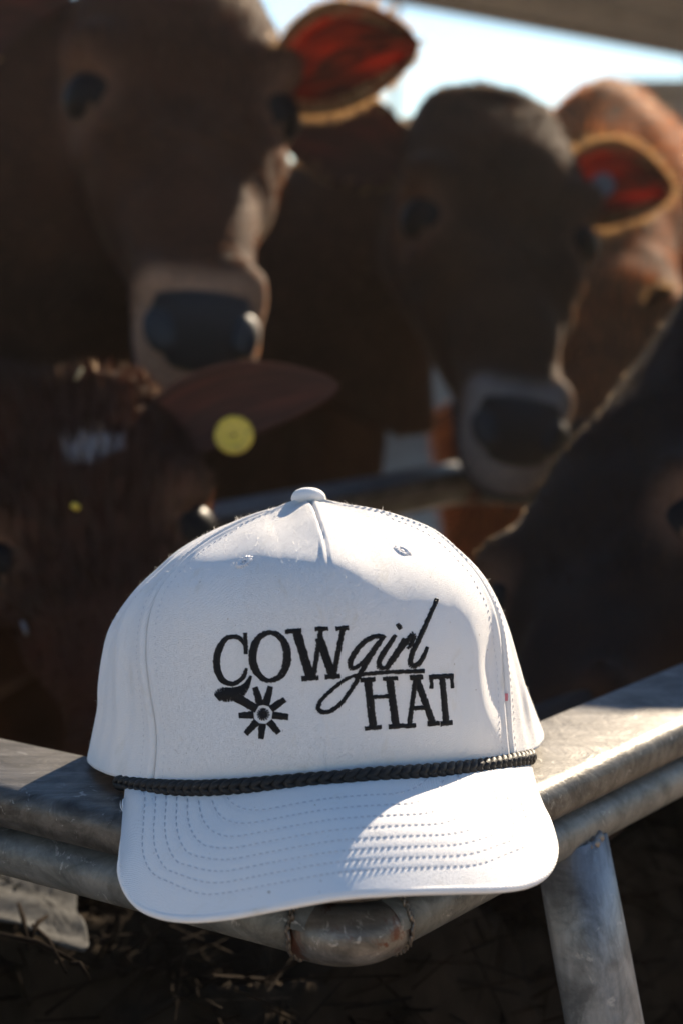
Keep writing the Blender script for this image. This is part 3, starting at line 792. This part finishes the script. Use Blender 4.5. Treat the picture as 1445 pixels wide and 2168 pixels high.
    bvh = BVHTree.FromPolygons([tuple(v) for v in V], Fc); BODIES.append(bvh)
    # coat hair over head, neck and shoulders
    tri = np.array([f[:3] for f in Fc]); cen = V[tri].mean(1)
    sel = np.where((np.linalg.norm(cen - poll, axis=1) < fur_r))[0]
    if fur and len(sel):
        pick = rng.choice(sel, fur); pa, pb, pc_ = V[tri[pick, 0]], V[tri[pick, 1]], V[tri[pick, 2]]
        u = rng.random((fur, 2)); fl = u.sum(1) > 1; u[fl] = 1 - u[fl]
        p0 = pa + (pb - pa) * u[:, :1] + (pc_ - pa) * u[:, 1:]
        nn = np.cross(pb - pa, pc_ - pa); nn /= np.maximum(np.linalg.norm(nn, axis=1), 1e-12)[:, None]
        fl = p0 - muzzle; fl = np.where((np.linalg.norm(p0 - poll, axis=1) > .25)[:, None], fl * .3 + back * .5 - Zu * .35, fl)
        fl = fl - nn * (fl * nn).sum(1)[:, None]; fl /= np.maximum(np.linalg.norm(fl, axis=1), 1e-9)[:, None]
        d = fl + nn * rng.uniform(.02, .24, (fur, 1)) + rng.normal(0, .09, (fur, 3)); d /= np.linalg.norm(d, axis=1)[:, None]
        hloc = (p0 - poll) @ F / hl
        L = rng.uniform(.6, 1.35, fur) * fur_len * np.where(hloc > .25, .45, 1.) * np.where(hloc < .03, 1.5, 1.)
        sd_ = np.cross(d, rng.normal(0, 1, (fur, 3))); sd_ /= np.linalg.norm(sd_, axis=1)[:, None]; wd = rng.uniform(.0004, .0009, (fur, 1))
        VV = np.empty((fur * 3, 3)); VV[0::3] = p0 - sd_ * wd; VV[1::3] = p0 + sd_ * wd; VV[2::3] = p0 + d * L[:, None]
        cc = colr[tri[pick, 0]] * rng.uniform(.7, 1.5, (fur, 1)) * np.array([1.25, 1.1, 1.0]) * rim_gain
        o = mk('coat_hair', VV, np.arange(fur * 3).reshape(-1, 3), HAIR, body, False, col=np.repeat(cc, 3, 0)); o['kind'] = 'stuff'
    # eyes, nose, mouth
    for sx in (-1, 1):
        m = MB(); ball(m, poll + F * .165 * hl + X * sx * .0765 * hs + N * .010 * hs, .0265 * hs, (X, F, N), 10); eye = m.build('eye', EYE, root)
        lid = []
        ce = poll + F * .165 * hl + X * sx * .0925 * hs + N * .014 * hs
        ed = nrm(X * sx + N * .35); e1_ = nrm(F - ed * (F @ ed)); e2_ = np.cross(ed, e1_)
        for k in range(25):
            w = 2 * math.pi * k / 24; lid.append(ce + e1_ * .023 * hs * math.cos(w) + e2_ * .016 * hs * math.sin(w) - ed * (.004 + .008 * math.cos(w) ** 2) * hs)
        v, f = tube(lid, .0055 * hs, 8, False); mk('eyelid', v, f, COAT, eye, col=np.tile(np.array([.10, .06, .04]), (len(v), 1)))
    pd = nrm(F * .72 + N * .69); pv = []; nu, nv_ = 25, 17; okg = {}
    pl_ = nrm(N - pd * (N @ pd))
    cp = poll + F * .425 * hl + N * .006 * hs
    for i in range(nu):
        for j in range(nv_):
            u_ = -1 + 2 * i / (nu - 1); w_ = -1 + 2 * j / (nv_ - 1)
            # square grid to rounded disc
            xx = u_ * math.sqrt(1 - w_ * w_ * .26); yy = w_ * math.sqrt(1 - u_ * u_ * .26)
            wx = .047 if yy > 0 else .047 - .018 * (-yy)
            o0 = cp + X * xx * wx * .9 * hs + pl_ * (yy * .033 - .003) * hs + pd * .2
            l_, n_, i_, d_ = bvh.ray_cast(Vector(o0), Vector(-pd))
            if l_ is None: l_ = Vector(o0 - pd * .2)
            edge = max(abs(u_), abs(w_)); pv.append(np.array(l_) + pd * (.003 + .008 * (1 - u_ ** 4) * (1 - w_ * w_) if edge < .93 else -.002))
    nose = mk('nose_pad', pv, [q_[::-1] for q_ in grid_faces(nu, nv_)], NOSE, root)
    for sx in (-1, 1):
        o0 = cp + X * sx * .033 * hs - pl_ * .004 * hs + pd * .2; l_, n_, i_, d_ = bvh.ray_cast(Vector(o0), Vector(-pd))
        if l_:
            n_ = np.array(n_); e1_ = nrm(X * sx * .55 + pl_ - n_ * ((X * sx * .55 + pl_) @ n_)); e2_ = np.cross(n_, e1_); m = MB()
            ball(m, np.array(l_) + pd * .006, (.013 * hs, .019 * hs, .0062), (e2_, e1_, n_), 10); m.build('nostril', DARK, nose)
    mp = []
    for t in np.linspace(-1, 1, 21):
        o0 = poll + F * (.445 - .11 * abs(t) ** 1.6) * hl - N * .040 * hs + X * .3 * math.sin(t * 1.45) + (F * .3 * math.cos(t * 1.45)); tgt = poll + F * (.36 if abs(t) > .5 else .38) * hl - N * .038 * hs
        dr = nrm(tgt - o0); l_, n_, i_, d_ = bvh.ray_cast(Vector(o0), Vector(dr))
        if l_: mp.append(np.array(l_) - dr * .0005)
    if len(mp) > 5:
        v, f = tube(mp, .0042 * hs, 8); mk('mouth', v, f, DARK, root)
    # ears: root, tip, up-width vector, facing
    for (r0, tip, wid, facing, em, fr) in ears:
        r0, tip = np.asarray(r0), np.asarray(tip); ax = nrm(tip - r0); L = np.linalg.norm(tip - r0); fc = np.asarray(facing, float); fc = nrm(fc - ax * (fc @ ax)); up = np.cross(fc, ax)
        if up[2] < 0: up = -up
        nu, nv_ = 26, 17; V2 = []; uv = []
        for i in range(nu):
            u_ = i / (nu - 1); w_ = wid * max(.0, (math.sin(math.pi * min(1, u_ * .93 + .07) ** .85)) ** .62) if u_ < 1 else 0
            if u_ < .12: w_ = max(w_, wid * .42)
            for j in range(nv_):
                t = -1 + 2 * j / (nv_ - 1)
                cup = -.30 * wid * (1 - t * t) * math.sin(math.pi * min(1, u_ + .15))
                V2.append(r0 + ax * L * u_ + up * w_ * t + fc * (cup - .012 * u_ * 0) + up * .010 * math.sin(u_ * 3) + ax * 0)
                uv.append((u_, t * .5 + .5))
        f_ = grid_faces(nu, nv_); eo = mk('ear', V2, f_, em, root, uv=uv)
        md_ = eo.modifiers.new('thickness', 'SOLIDIFY'); md_.thickness = .0022; md_.offset = 0
        A2 = np.array(V2).reshape(nu, nv_, 3); outl = np.vstack([A2[:, 0], A2[::-1, -1]]); VV = []; FF = []
        cen_ = A2.mean((0, 1))
        for k in range(fr):
            i = int(rng.integers(0, len(outl) - 1)); p = outl[i] + (outl[i + 1] - outl[i]) * rng.random(); od = p - cen_; od -= fc * (od @ fc)
            p = p - nrm(od) * rng.random() ** 2 * .016
            d = nrm(nrm(od) * .75 + ax * .55 + fc * rng.uniform(-.5, .4) + rng.normal(0, .22, 3)); sd_ = nrm(np.cross(d, rng.normal(0, 1, 3))) * rng.uniform(.0003, .0006)
            b_ = len(VV); VV += [p - sd_, p + sd_, p + d * rng.uniform(.003, .012) * (.45 + 1.1 * abs(math.sin(i * 1.9 + L * 50)))]; FF.append((b_, b_ + 1, b_ + 2))
        if fr:
            eh = mk('ear_fringe', VV, FF, FRINGE, eo, False); eh['kind'] = 'stuff'
        root['_last'] = 0; EARS[label] = EARS.get(label, []) + [(eo, r0, ax, up, fc, L)]
    if '_last' in root: del root['_last']
    return root
EARS = {}; BODIES = []
FACE = np.array([.577, -.0, 0])
# left cow, looking into the lens
BR = (.050, .021, .010)
A_poll, A_muz = P(365, 10, 2.02), P(425, 735, 1.68)
cow('dark brown cow facing the lens above the yellow ear tag', A_poll, A_muz, (.26, -1, .5), T(1.05, .84, .92), (.8136, -.5814, 0), BR, s=.95, hs=1.16, rim_gain=1.4, neck_up=.24,
    muzzle_col=(.27, .155, .095), ears=[
    (P(592, 170, 1.90), P(888, 92, 1.88), .053, (.1, -1, .1), EAR, 3200),
    (P(150, 20, 1.99), P(-150, 70, 2.02), .062, (-.1, -1, .1), EARD, 800)])
# middle cow, head turned to the right
B_poll, B_muz = P(1030, 285, 2.24), P(1092, 940, 1.94)
cow('brown cow in the middle with pale muzzle and grey ear tag', B_poll, B_muz, (.24, -1, .45), T(1.02, 1.34, .92), (.8136, -.5814, 0), (.044, .021, .010), s=.95, hs=1.12, rim_gain=1.4, neck_up=.15,
    muzzle_col=(.22, .195, .18), muzzle_amt=.95, ears=[
    (P(1185, 405, 2.2), P(1425, 402, 2.2), .050, (.1, -1, .1), EAR, 3200),
    (P(850, 330, 2.2), P(590, 285, 2.25), .055, (-.2, -1, .1), EARD, 300)])
# the cow behind on the right, sunlit back, rim glow boosted in its hair colour
cow('golden brown cow with sunlit shoulder behind the others', P(1310, 590, 2.62), P(1260, 960, 2.36), (-.15, -1, .35), np.array([.36, 2.80, .97]), (-.25, -1, 0), (.12, .046, .015), s=1.09, hs=1., peak=1.25, rim_gain=4.,
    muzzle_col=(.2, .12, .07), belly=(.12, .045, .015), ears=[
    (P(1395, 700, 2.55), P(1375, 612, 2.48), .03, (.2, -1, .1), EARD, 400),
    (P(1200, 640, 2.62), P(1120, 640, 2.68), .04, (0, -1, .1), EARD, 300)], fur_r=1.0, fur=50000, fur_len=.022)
# head down in the trough, lower left, with the yellow tag
E_poll, E_muz = P(165, 900, 1.44), P(300, 1700, 1.24)
ecow = cow('reddish brown cow with head lowered into the trough at lower left', E_poll, E_muz, (.12, -1, .15), T(1.18, .06, .90), (.8136, -.5814, 0), (.045, .017, .009), s=.97, hs=.84, muzzle_amt=.1, rim_gain=.8,
    ears=[(P(285, 935, 1.41), P(722, 818, 1.42), .030, (.1, -1, .25), EARD, 0), (P(0, 900, 1.42), P(-330, 860, 1.45), .031, (-.1, -1, .25), EARD, 0)],
    fur=90000, fur_len=.012, fur_r=.55, patches=[(.085, -.010, .018, .016, (.26, .25, .26))], dorsal=(0, .4, 1))
# dark head at right over the long rail, unseen body enlarged to shade it
cow('nearly black cow with head down at the right edge of the trough', P(1345, 1030, 1.44), P(1180, 1610, 1.18), (-.75, -1, .25), T(.12, 1.27, 1.12), -UB , (.016, .009, .006), s=1.2, hs=.95, muzzle_amt=.1, neck_low=.13, rim_gain=.8,
    ears=[(P(1500, 1060, 1.45), P(1690, 990, 1.5), .04, (.3, -1, .1), EARD, 200), (P(1330, 1050, 1.52), P(1260, 1050, 1.66), .025, (0, -1, .1), EARD, 100)], fur=50000, fur_len=.006, fur_r=.5, dorsal=(0, .3, 1))
# ear tags
def disc(name, c, n, r, th, m, parent, seg=40):
    n = nrm(n); a = nrm(np.cross(n, (0, 0, 1.))); b = np.cross(n, a); V = []; F = []
    prof = [(0, th), (r * .12, th), (r * .13, th * .8), (r * .30, th * .8), (r * .33, th), (r * .80, th * 1.0), (r * .97, th * .85), (r, th * .4), (r, -th), (0, -th)]
    for rr, zz in prof:
        for k in range(seg): w = 2 * math.pi * k / seg; V.append(c + a * rr * math.cos(w) + b * rr * math.sin(w) + n * zz)
    for i in range(len(prof) - 1):
        for k in range(seg): F.append((i * seg + k, i * seg + (k + 1) % seg, (i + 1) * seg + (k + 1) % seg, (i + 1) * seg + k))
    o = mk(name, V, F, m, parent); return o
eo = EARS['reddish brown cow with head lowered into the trough at lower left'][0]
def on_ear(e, x, y, dflt):
    me_ = e[0].data; b_ = BVHTree.FromPolygons([v.co[:] for v in me_.vertices], [p.vertices[:] for p in me_.polygons])
    l, n, i, d = b_.ray_cast(Vector(CAM), Vector(ray(x, y)).normalized())
    if l is None: return P(x, y, dflt), np.array([0, -1., .1])
    n = np.array(n); n = n if n @ ray(x, y) < 0 else -n
    return np.array(l) + n * .003, n
ct, cn = on_ear(eo, 497, 925, 1.40)
yt = disc('ear_tag', ct, cn * .5 + np.array([0, -.5, .03]), .0148, .0014, YEL, eo[0]); yt['label'] = 'round yellow button ear tag'
m = MB(); ball(m, ct + np.array([0, -.0018, 0]), (.0016, .0008, .0016), None, 8); m.build('tag_pin', mat('tag_pin_brown', (.16, .10, .02), .6), eo[0])
bo = EARS['brown cow in the middle with pale muzzle and grey ear tag'][0]
gt = disc('ear_tag', on_ear(bo, 1275, 392, 2.17)[0], (.05, -1, .05), .0145, .0015, GREY, bo[0]); gt['label'] = 'round grey button ear tag'
disc('ear_tag_stud', on_ear(bo, 1245, 407, 2.17)[0], (.05, -1, .05), .0055, .0015, mat('pale_stud', (.6, .5, .45), .5), bo[0])

# ------------------------------------------------------------------ straw and ground litter
def straws(name, n, fn, m, wr=(.0009, .0022), lr=(.04, .16), kind='stuff'):
    VV = np.empty((n * 4, 3)); 
    for k in range(n):
        p = fn(); a = rng.uniform(0, 2 * math.pi); el = rng.normal(0, .35); d = np.array([math.cos(a) * math.cos(el), math.sin(a) * math.cos(el), math.sin(el)]); L = rng.uniform(*lr); s = nrm(np.cross(d, rng.normal(0, 1, 3))) * rng.uniform(*wr)
        VV[k * 4:k * 4 + 4] = [p - d * L / 2 - s, p - d * L / 2 + s, p + d * L / 2 + s, p + d * L / 2 - s]
    o = mk(name, VV, np.arange(n * 4).reshape(-1, 4), m, None, False)
    return o
def mound_z(a, b):
    e = min(a + .05, TW + .05 - a, b + .05, TL + .05 - b)
    return .66 * min(1, max(0, e / .16)) ** .45 + .03 * math.sin(a * 17 + b * 9) * math.sin(b * 21)
nu, nv_ = 110, 190; V = []
for i in range(nu):
    for j in range(nv_):
        a = -.05 + (TW + .1) * i / (nu - 1); b = -.05 + (TL + .1) * j / (nv_ - 1)
        V.append(T(a, b, max(-.04, mound_z(a, b) + .008 * math.sin(a * 61 + 3 * math.sin(b * 47)) * math.cos(b * 53) + random.uniform(-.0025, .0025))))
HEAPM = hay_mat('shade_dark_hay', (.010, .0075, .005), (.026, .019, .013))  # hay colour taken near black to stand in for shade
hm = mk('hay_heap', V, grid_faces(nu, nv_), HEAPM); tag(hm, 'heap of old hay coloured near-black for shade inside the trough frame', 'hay', None, 'stuff')
def onheap():
    a, b = rng.uniform(-.04, TW + .04), rng.uniform(-.04, TL + .04)
    while a + b < .42 and rng.random() < .3: a, b = rng.uniform(-.04, TW + .04), rng.uniform(-.04, TL + .04)
    return T(a, b, max(.005, mound_z(a, b)) + rng.uniform(0, .02))
o = straws('loose_hay', 8000, onheap, HAY, (.0005, .0013), (.03, .10)); tag(o, 'loose hay stalks coloured dark for shade on the heap in the trough', 'hay', None, 'stuff')
def onground():
    return np.array([rng.uniform(-3, 3), rng.uniform(2.4, 8), rng.uniform(-.02, .03)])
o = straws('ground_straw', 9000, onground, BRIGHT, (.001, .0025), (.04, .2)); tag(o, 'pale straw scattered over the yard ground', 'straw', None, 'stuff')

# ------------------------------------------------------------------ shed roof, post, barn
rz = 3.0
q1, q2 = G(840, -4, rz), G(1470, 118, rz)
ed = nrm(q2 - q1); inn = np.array([ed[1], -ed[0], 0]); inn = inn if inn[1] < 0 else -inn
shed = empty('open_shed', (*((q1 + q2) / 2)[:2], 0), 'open shed with brown sheet roof above the cows at top right', 'shed')
LR = 14.; DR = 6.0; mid = (q1 + q2) / 2 + ed * 1.0
V = []; nx = 121
for i in range(nx):                       # ribs run along the eave
    t = i / (nx - 1); z = rz + t * DR * .06 + .035 * math.sin(t * DR / .55 * 2 * math.pi)
    for k in (-LR / 2, LR / 2): V.append(mid + ed * k + inn * t * DR + np.array([0, 0, z - rz]))
o = mk('roof_sheet', V, grid_faces(nx, 2), ROOF, shed); md = o.modifiers.new('t', 'SOLIDIFY'); md.thickness = .03
for k in range(9):
    m = MB(); m.box(mid + inn * (.35 + k * .65) + np.array([0, 0, (.35 + k * .65) * .06 - .09]), ed * LR / 2, inn * .04, (0, 0, .05)); m.build('purlin', WOOD, shed, False)
mb = MB(); mb.box(mid + np.array([0, 0, .03]) - inn * .03, ed * LR / 2, inn * .03, (0, 0, .07)); mb.build('fascia', WOOD, shed, False)
pp = G(830, -4, rz)
for k in (0, 5.5, -6.0):
    c = pp + ed * k + inn * .03; v, f = tube([(c[0], c[1], -.05), (c[0], c[1], 1.5), (c[0], c[1], rz + .05)], .028, 12); mk('post', v, f, WOOD, shed)
bx = P(1470, 400, 24.); barn = empty('barn', (bx[0] + 3.2, bx[1] + 3, 0), 'brown board barn far behind at the right edge', 'barn')
top = P(1400, 172, 24.)[2]
for k in range(22):
    m = MB(); x = bx[0] - .75 + k * .31; m.box((x, bx[1], top / 2 - .05), (.15, 0, 0), (0, .02 + .012 * (k % 3), 0), (0, 0, top / 2 - .05 + .0)); m.build('board', WOOD, barn, False)
m = MB(); m.box((bx[0] + 2.5, bx[1] + 1.6, top / 2 - .1), (3.3, 0, 0), (0, 1.5, 0), (0, 0, top / 2 - .1)); m.build('wall', WOOD, barn, False)
m = MB(); m.box((bx[0] + 2.5, bx[1] + 1.5, top - .06), (3.6, 0, 0), (0, 1.9, 0), (0, 0, .05)); m.build('roof', ROOF, barn, False)

# ------------------------------------------------------------------ small litter
def scrap():
    out = [(-30, 1918), (60, 1925), (130, 1950), (160, 1978), (166, 2040), (187, 2085), (182, 2142), (120, 2115), (60, 2085), (-30, 2055)]
    zz = .655; c = np.mean([G(*p, zz) for p in out], axis=0); n = 14; V = []; F = []
    ring_ = cr(np.array([G(*p, zz) for p in out]), 56, True)[:-1]; m = len(ring_)
    for i in range(n):
        t = 1 - i / n
        for k in range(m):
            p = c + (ring_[k] - c) * t; p = p + np.array([0, 0, .003 * math.sin(p[0] * 130 + p[1] * 70) * math.cos(p[1] * 90) + .03 + random.uniform(-.0006, .0006)]); V.append(p)
    V.append(c + np.array([0, 0, .03]))
    for i in range(n - 1):
        for k in range(m): F.append((i * m + k, i * m + (k + 1) % m, (i + 1) * m + (k + 1) % m, (i + 1) * m + k))
    for k in range(m): F.append(((n - 1) * m + k, (n - 1) * m + (k + 1) % m, n * m))
    pm = mat('dusty_grey_plastic', (.1, .1, .1), .9, 0, .15); q_ = NB(pm); v_ = q_.mapping('Object', (1, 1, 1))
    q_.l(q_.ramp(q_.noise(60, 5, .65, v_, .8), [(.35, (.016, .016, .0155)), (.6, (.055, .055, .053))]), q_.b.inputs['Base Color'])
    o = mk('plastic_scrap', V, F, pm); md_ = o.modifiers.new('t', 'SOLIDIFY'); md_.thickness = .001
    tag(o, 'crumpled grey plastic scrap lying on the dark hay at lower left', 'plastic')
    labs = ['longest dark stalk running across the grey plastic scrap', 'dark stalk crossing the upper edge of the grey plastic scrap', 'short dark stalk in a V at the top of the grey scrap', 'shortest dark stalk at the right edge of the grey scrap', 'dark stalk slanting over the middle of the grey scrap']
    for lab_, (x0, y0, x1, y1) in zip(labs, ((-20, 1975, 185, 2050), (40, 1915, 60, 2010), (60, 2000, 100, 1940), (150, 2040, 190, 2075), (70, 1960, 140, 2060))):
        a_, b_ = G(x0, y0, zz + .042), G(x1, y1, zz + .042); mid_ = (a_ + b_) / 2 + np.array([0, 0, .004])
        v, f = tube([a_, mid_, b_], [.0011, .0014, .0009], 6); h_ = mk('straw_stalk', v, f, HAY)
        tag(h_, lab_, 'straw', 'dark stalks on the plastic scrap')
scrap()
def bit(px0, px1, d, r, m, label):
    v, f = tube([P(*px0, d), P((px0[0] + px1[0]) / 2 + 1, (px0[1] + px1[1]) / 2, d - .001), P(*px1, d)], [r, r * 1.15, r * .9], 6); o = mk('straw_bit', v, f, m); tag(o, label, 'straw')

# added low wall, its grey face standing in for shaded ground
cw = empty('added_grey_wall', (-.5, 8.2, 0), 'added low grey wall in place of shaded ground between the cows in the background', 'wall')
GREYWALL = mat('added_wall_grey', (.30, .29, .275), .9); q = NB(GREYWALL); v = q.mapping('Object', (1, 1, 4))
q.l(q.ramp(q.noise(3.5, 6, .65, v), [(.35, (.10, .09, .08)), (.65, (.18, .175, .165))]), q.b.inputs['Base Color'])
for k in range(6):
    m = MB(); m.box((-3.0 + k * 1.5 - .2, 8.2, .40), (.742, 0, 0), (0, .10, 0), (0, 0, .43)); m.build('panel', GREYWALL, cw, False)
m = MB(); m.box((.55, 8.2, .855), (4.5, 0, 0), (0, .13, 0), (0, 0, .025)); m.build('coping', GREYWALL, cw, False)

def nearest_hit(x, y):
    best = None
    for b_ in BODIES:
        l, n, i, d = b_.ray_cast(Vector(CAM), Vector(ray(x, y)).normalized())
        if l is not None and (best is None or d < best[1]): best = (np.array(l), d, np.array(n))
    return best
for (x, y, dx, dy, r, m_, lab_) in ((165, 795, 9, -16, .0013, BRIGHT, 'pale straw bit caught in the dark coat left of the yellow tag'), (160, 1073, 7, 4, .0022, YEL, 'tiny yellow fleck on the dark cow coat below the white patch'), (52, 1330, 5, 14, .0016, GREY, 'small grey fleck on the dark cow coat at the left edge')):
    h_ = nearest_hit(x, y)
    if h_:
        d_ = (h_[0] - CAM) @ FW - .004
        bit((x - dx, y - dy), (x + dx, y + dy), d_, r, m_, lab_)
# thin dust, also added to lift shadows like a lens-flare veil
hz = MB(); hz.box((0, 100, 1.30), (420, 0, 0), (0, 520, 0), (0, 0, 2.40))
HZ = bpy.data.materials.new('dust_and_flare_veil'); HZ.use_nodes = True; t_ = HZ.node_tree; t_.nodes.remove(t_.nodes['Principled BSDF'])
pv_ = t_.nodes.new('ShaderNodeVolumePrincipled'); pv_.inputs['Density'].default_value = .0017; pv_.inputs['Color'].default_value = (1, .93, .84, 1); pv_.inputs['Anisotropy'].default_value = .45
t_.links.new(pv_.outputs[0], t_.nodes['Material Output'].inputs['Volume'])
o = hz.build('haze', HZ, None, False); tag(o, 'thin warm haze added for dust and lens-flare veil around the cows', 'haze', None, 'stuff')
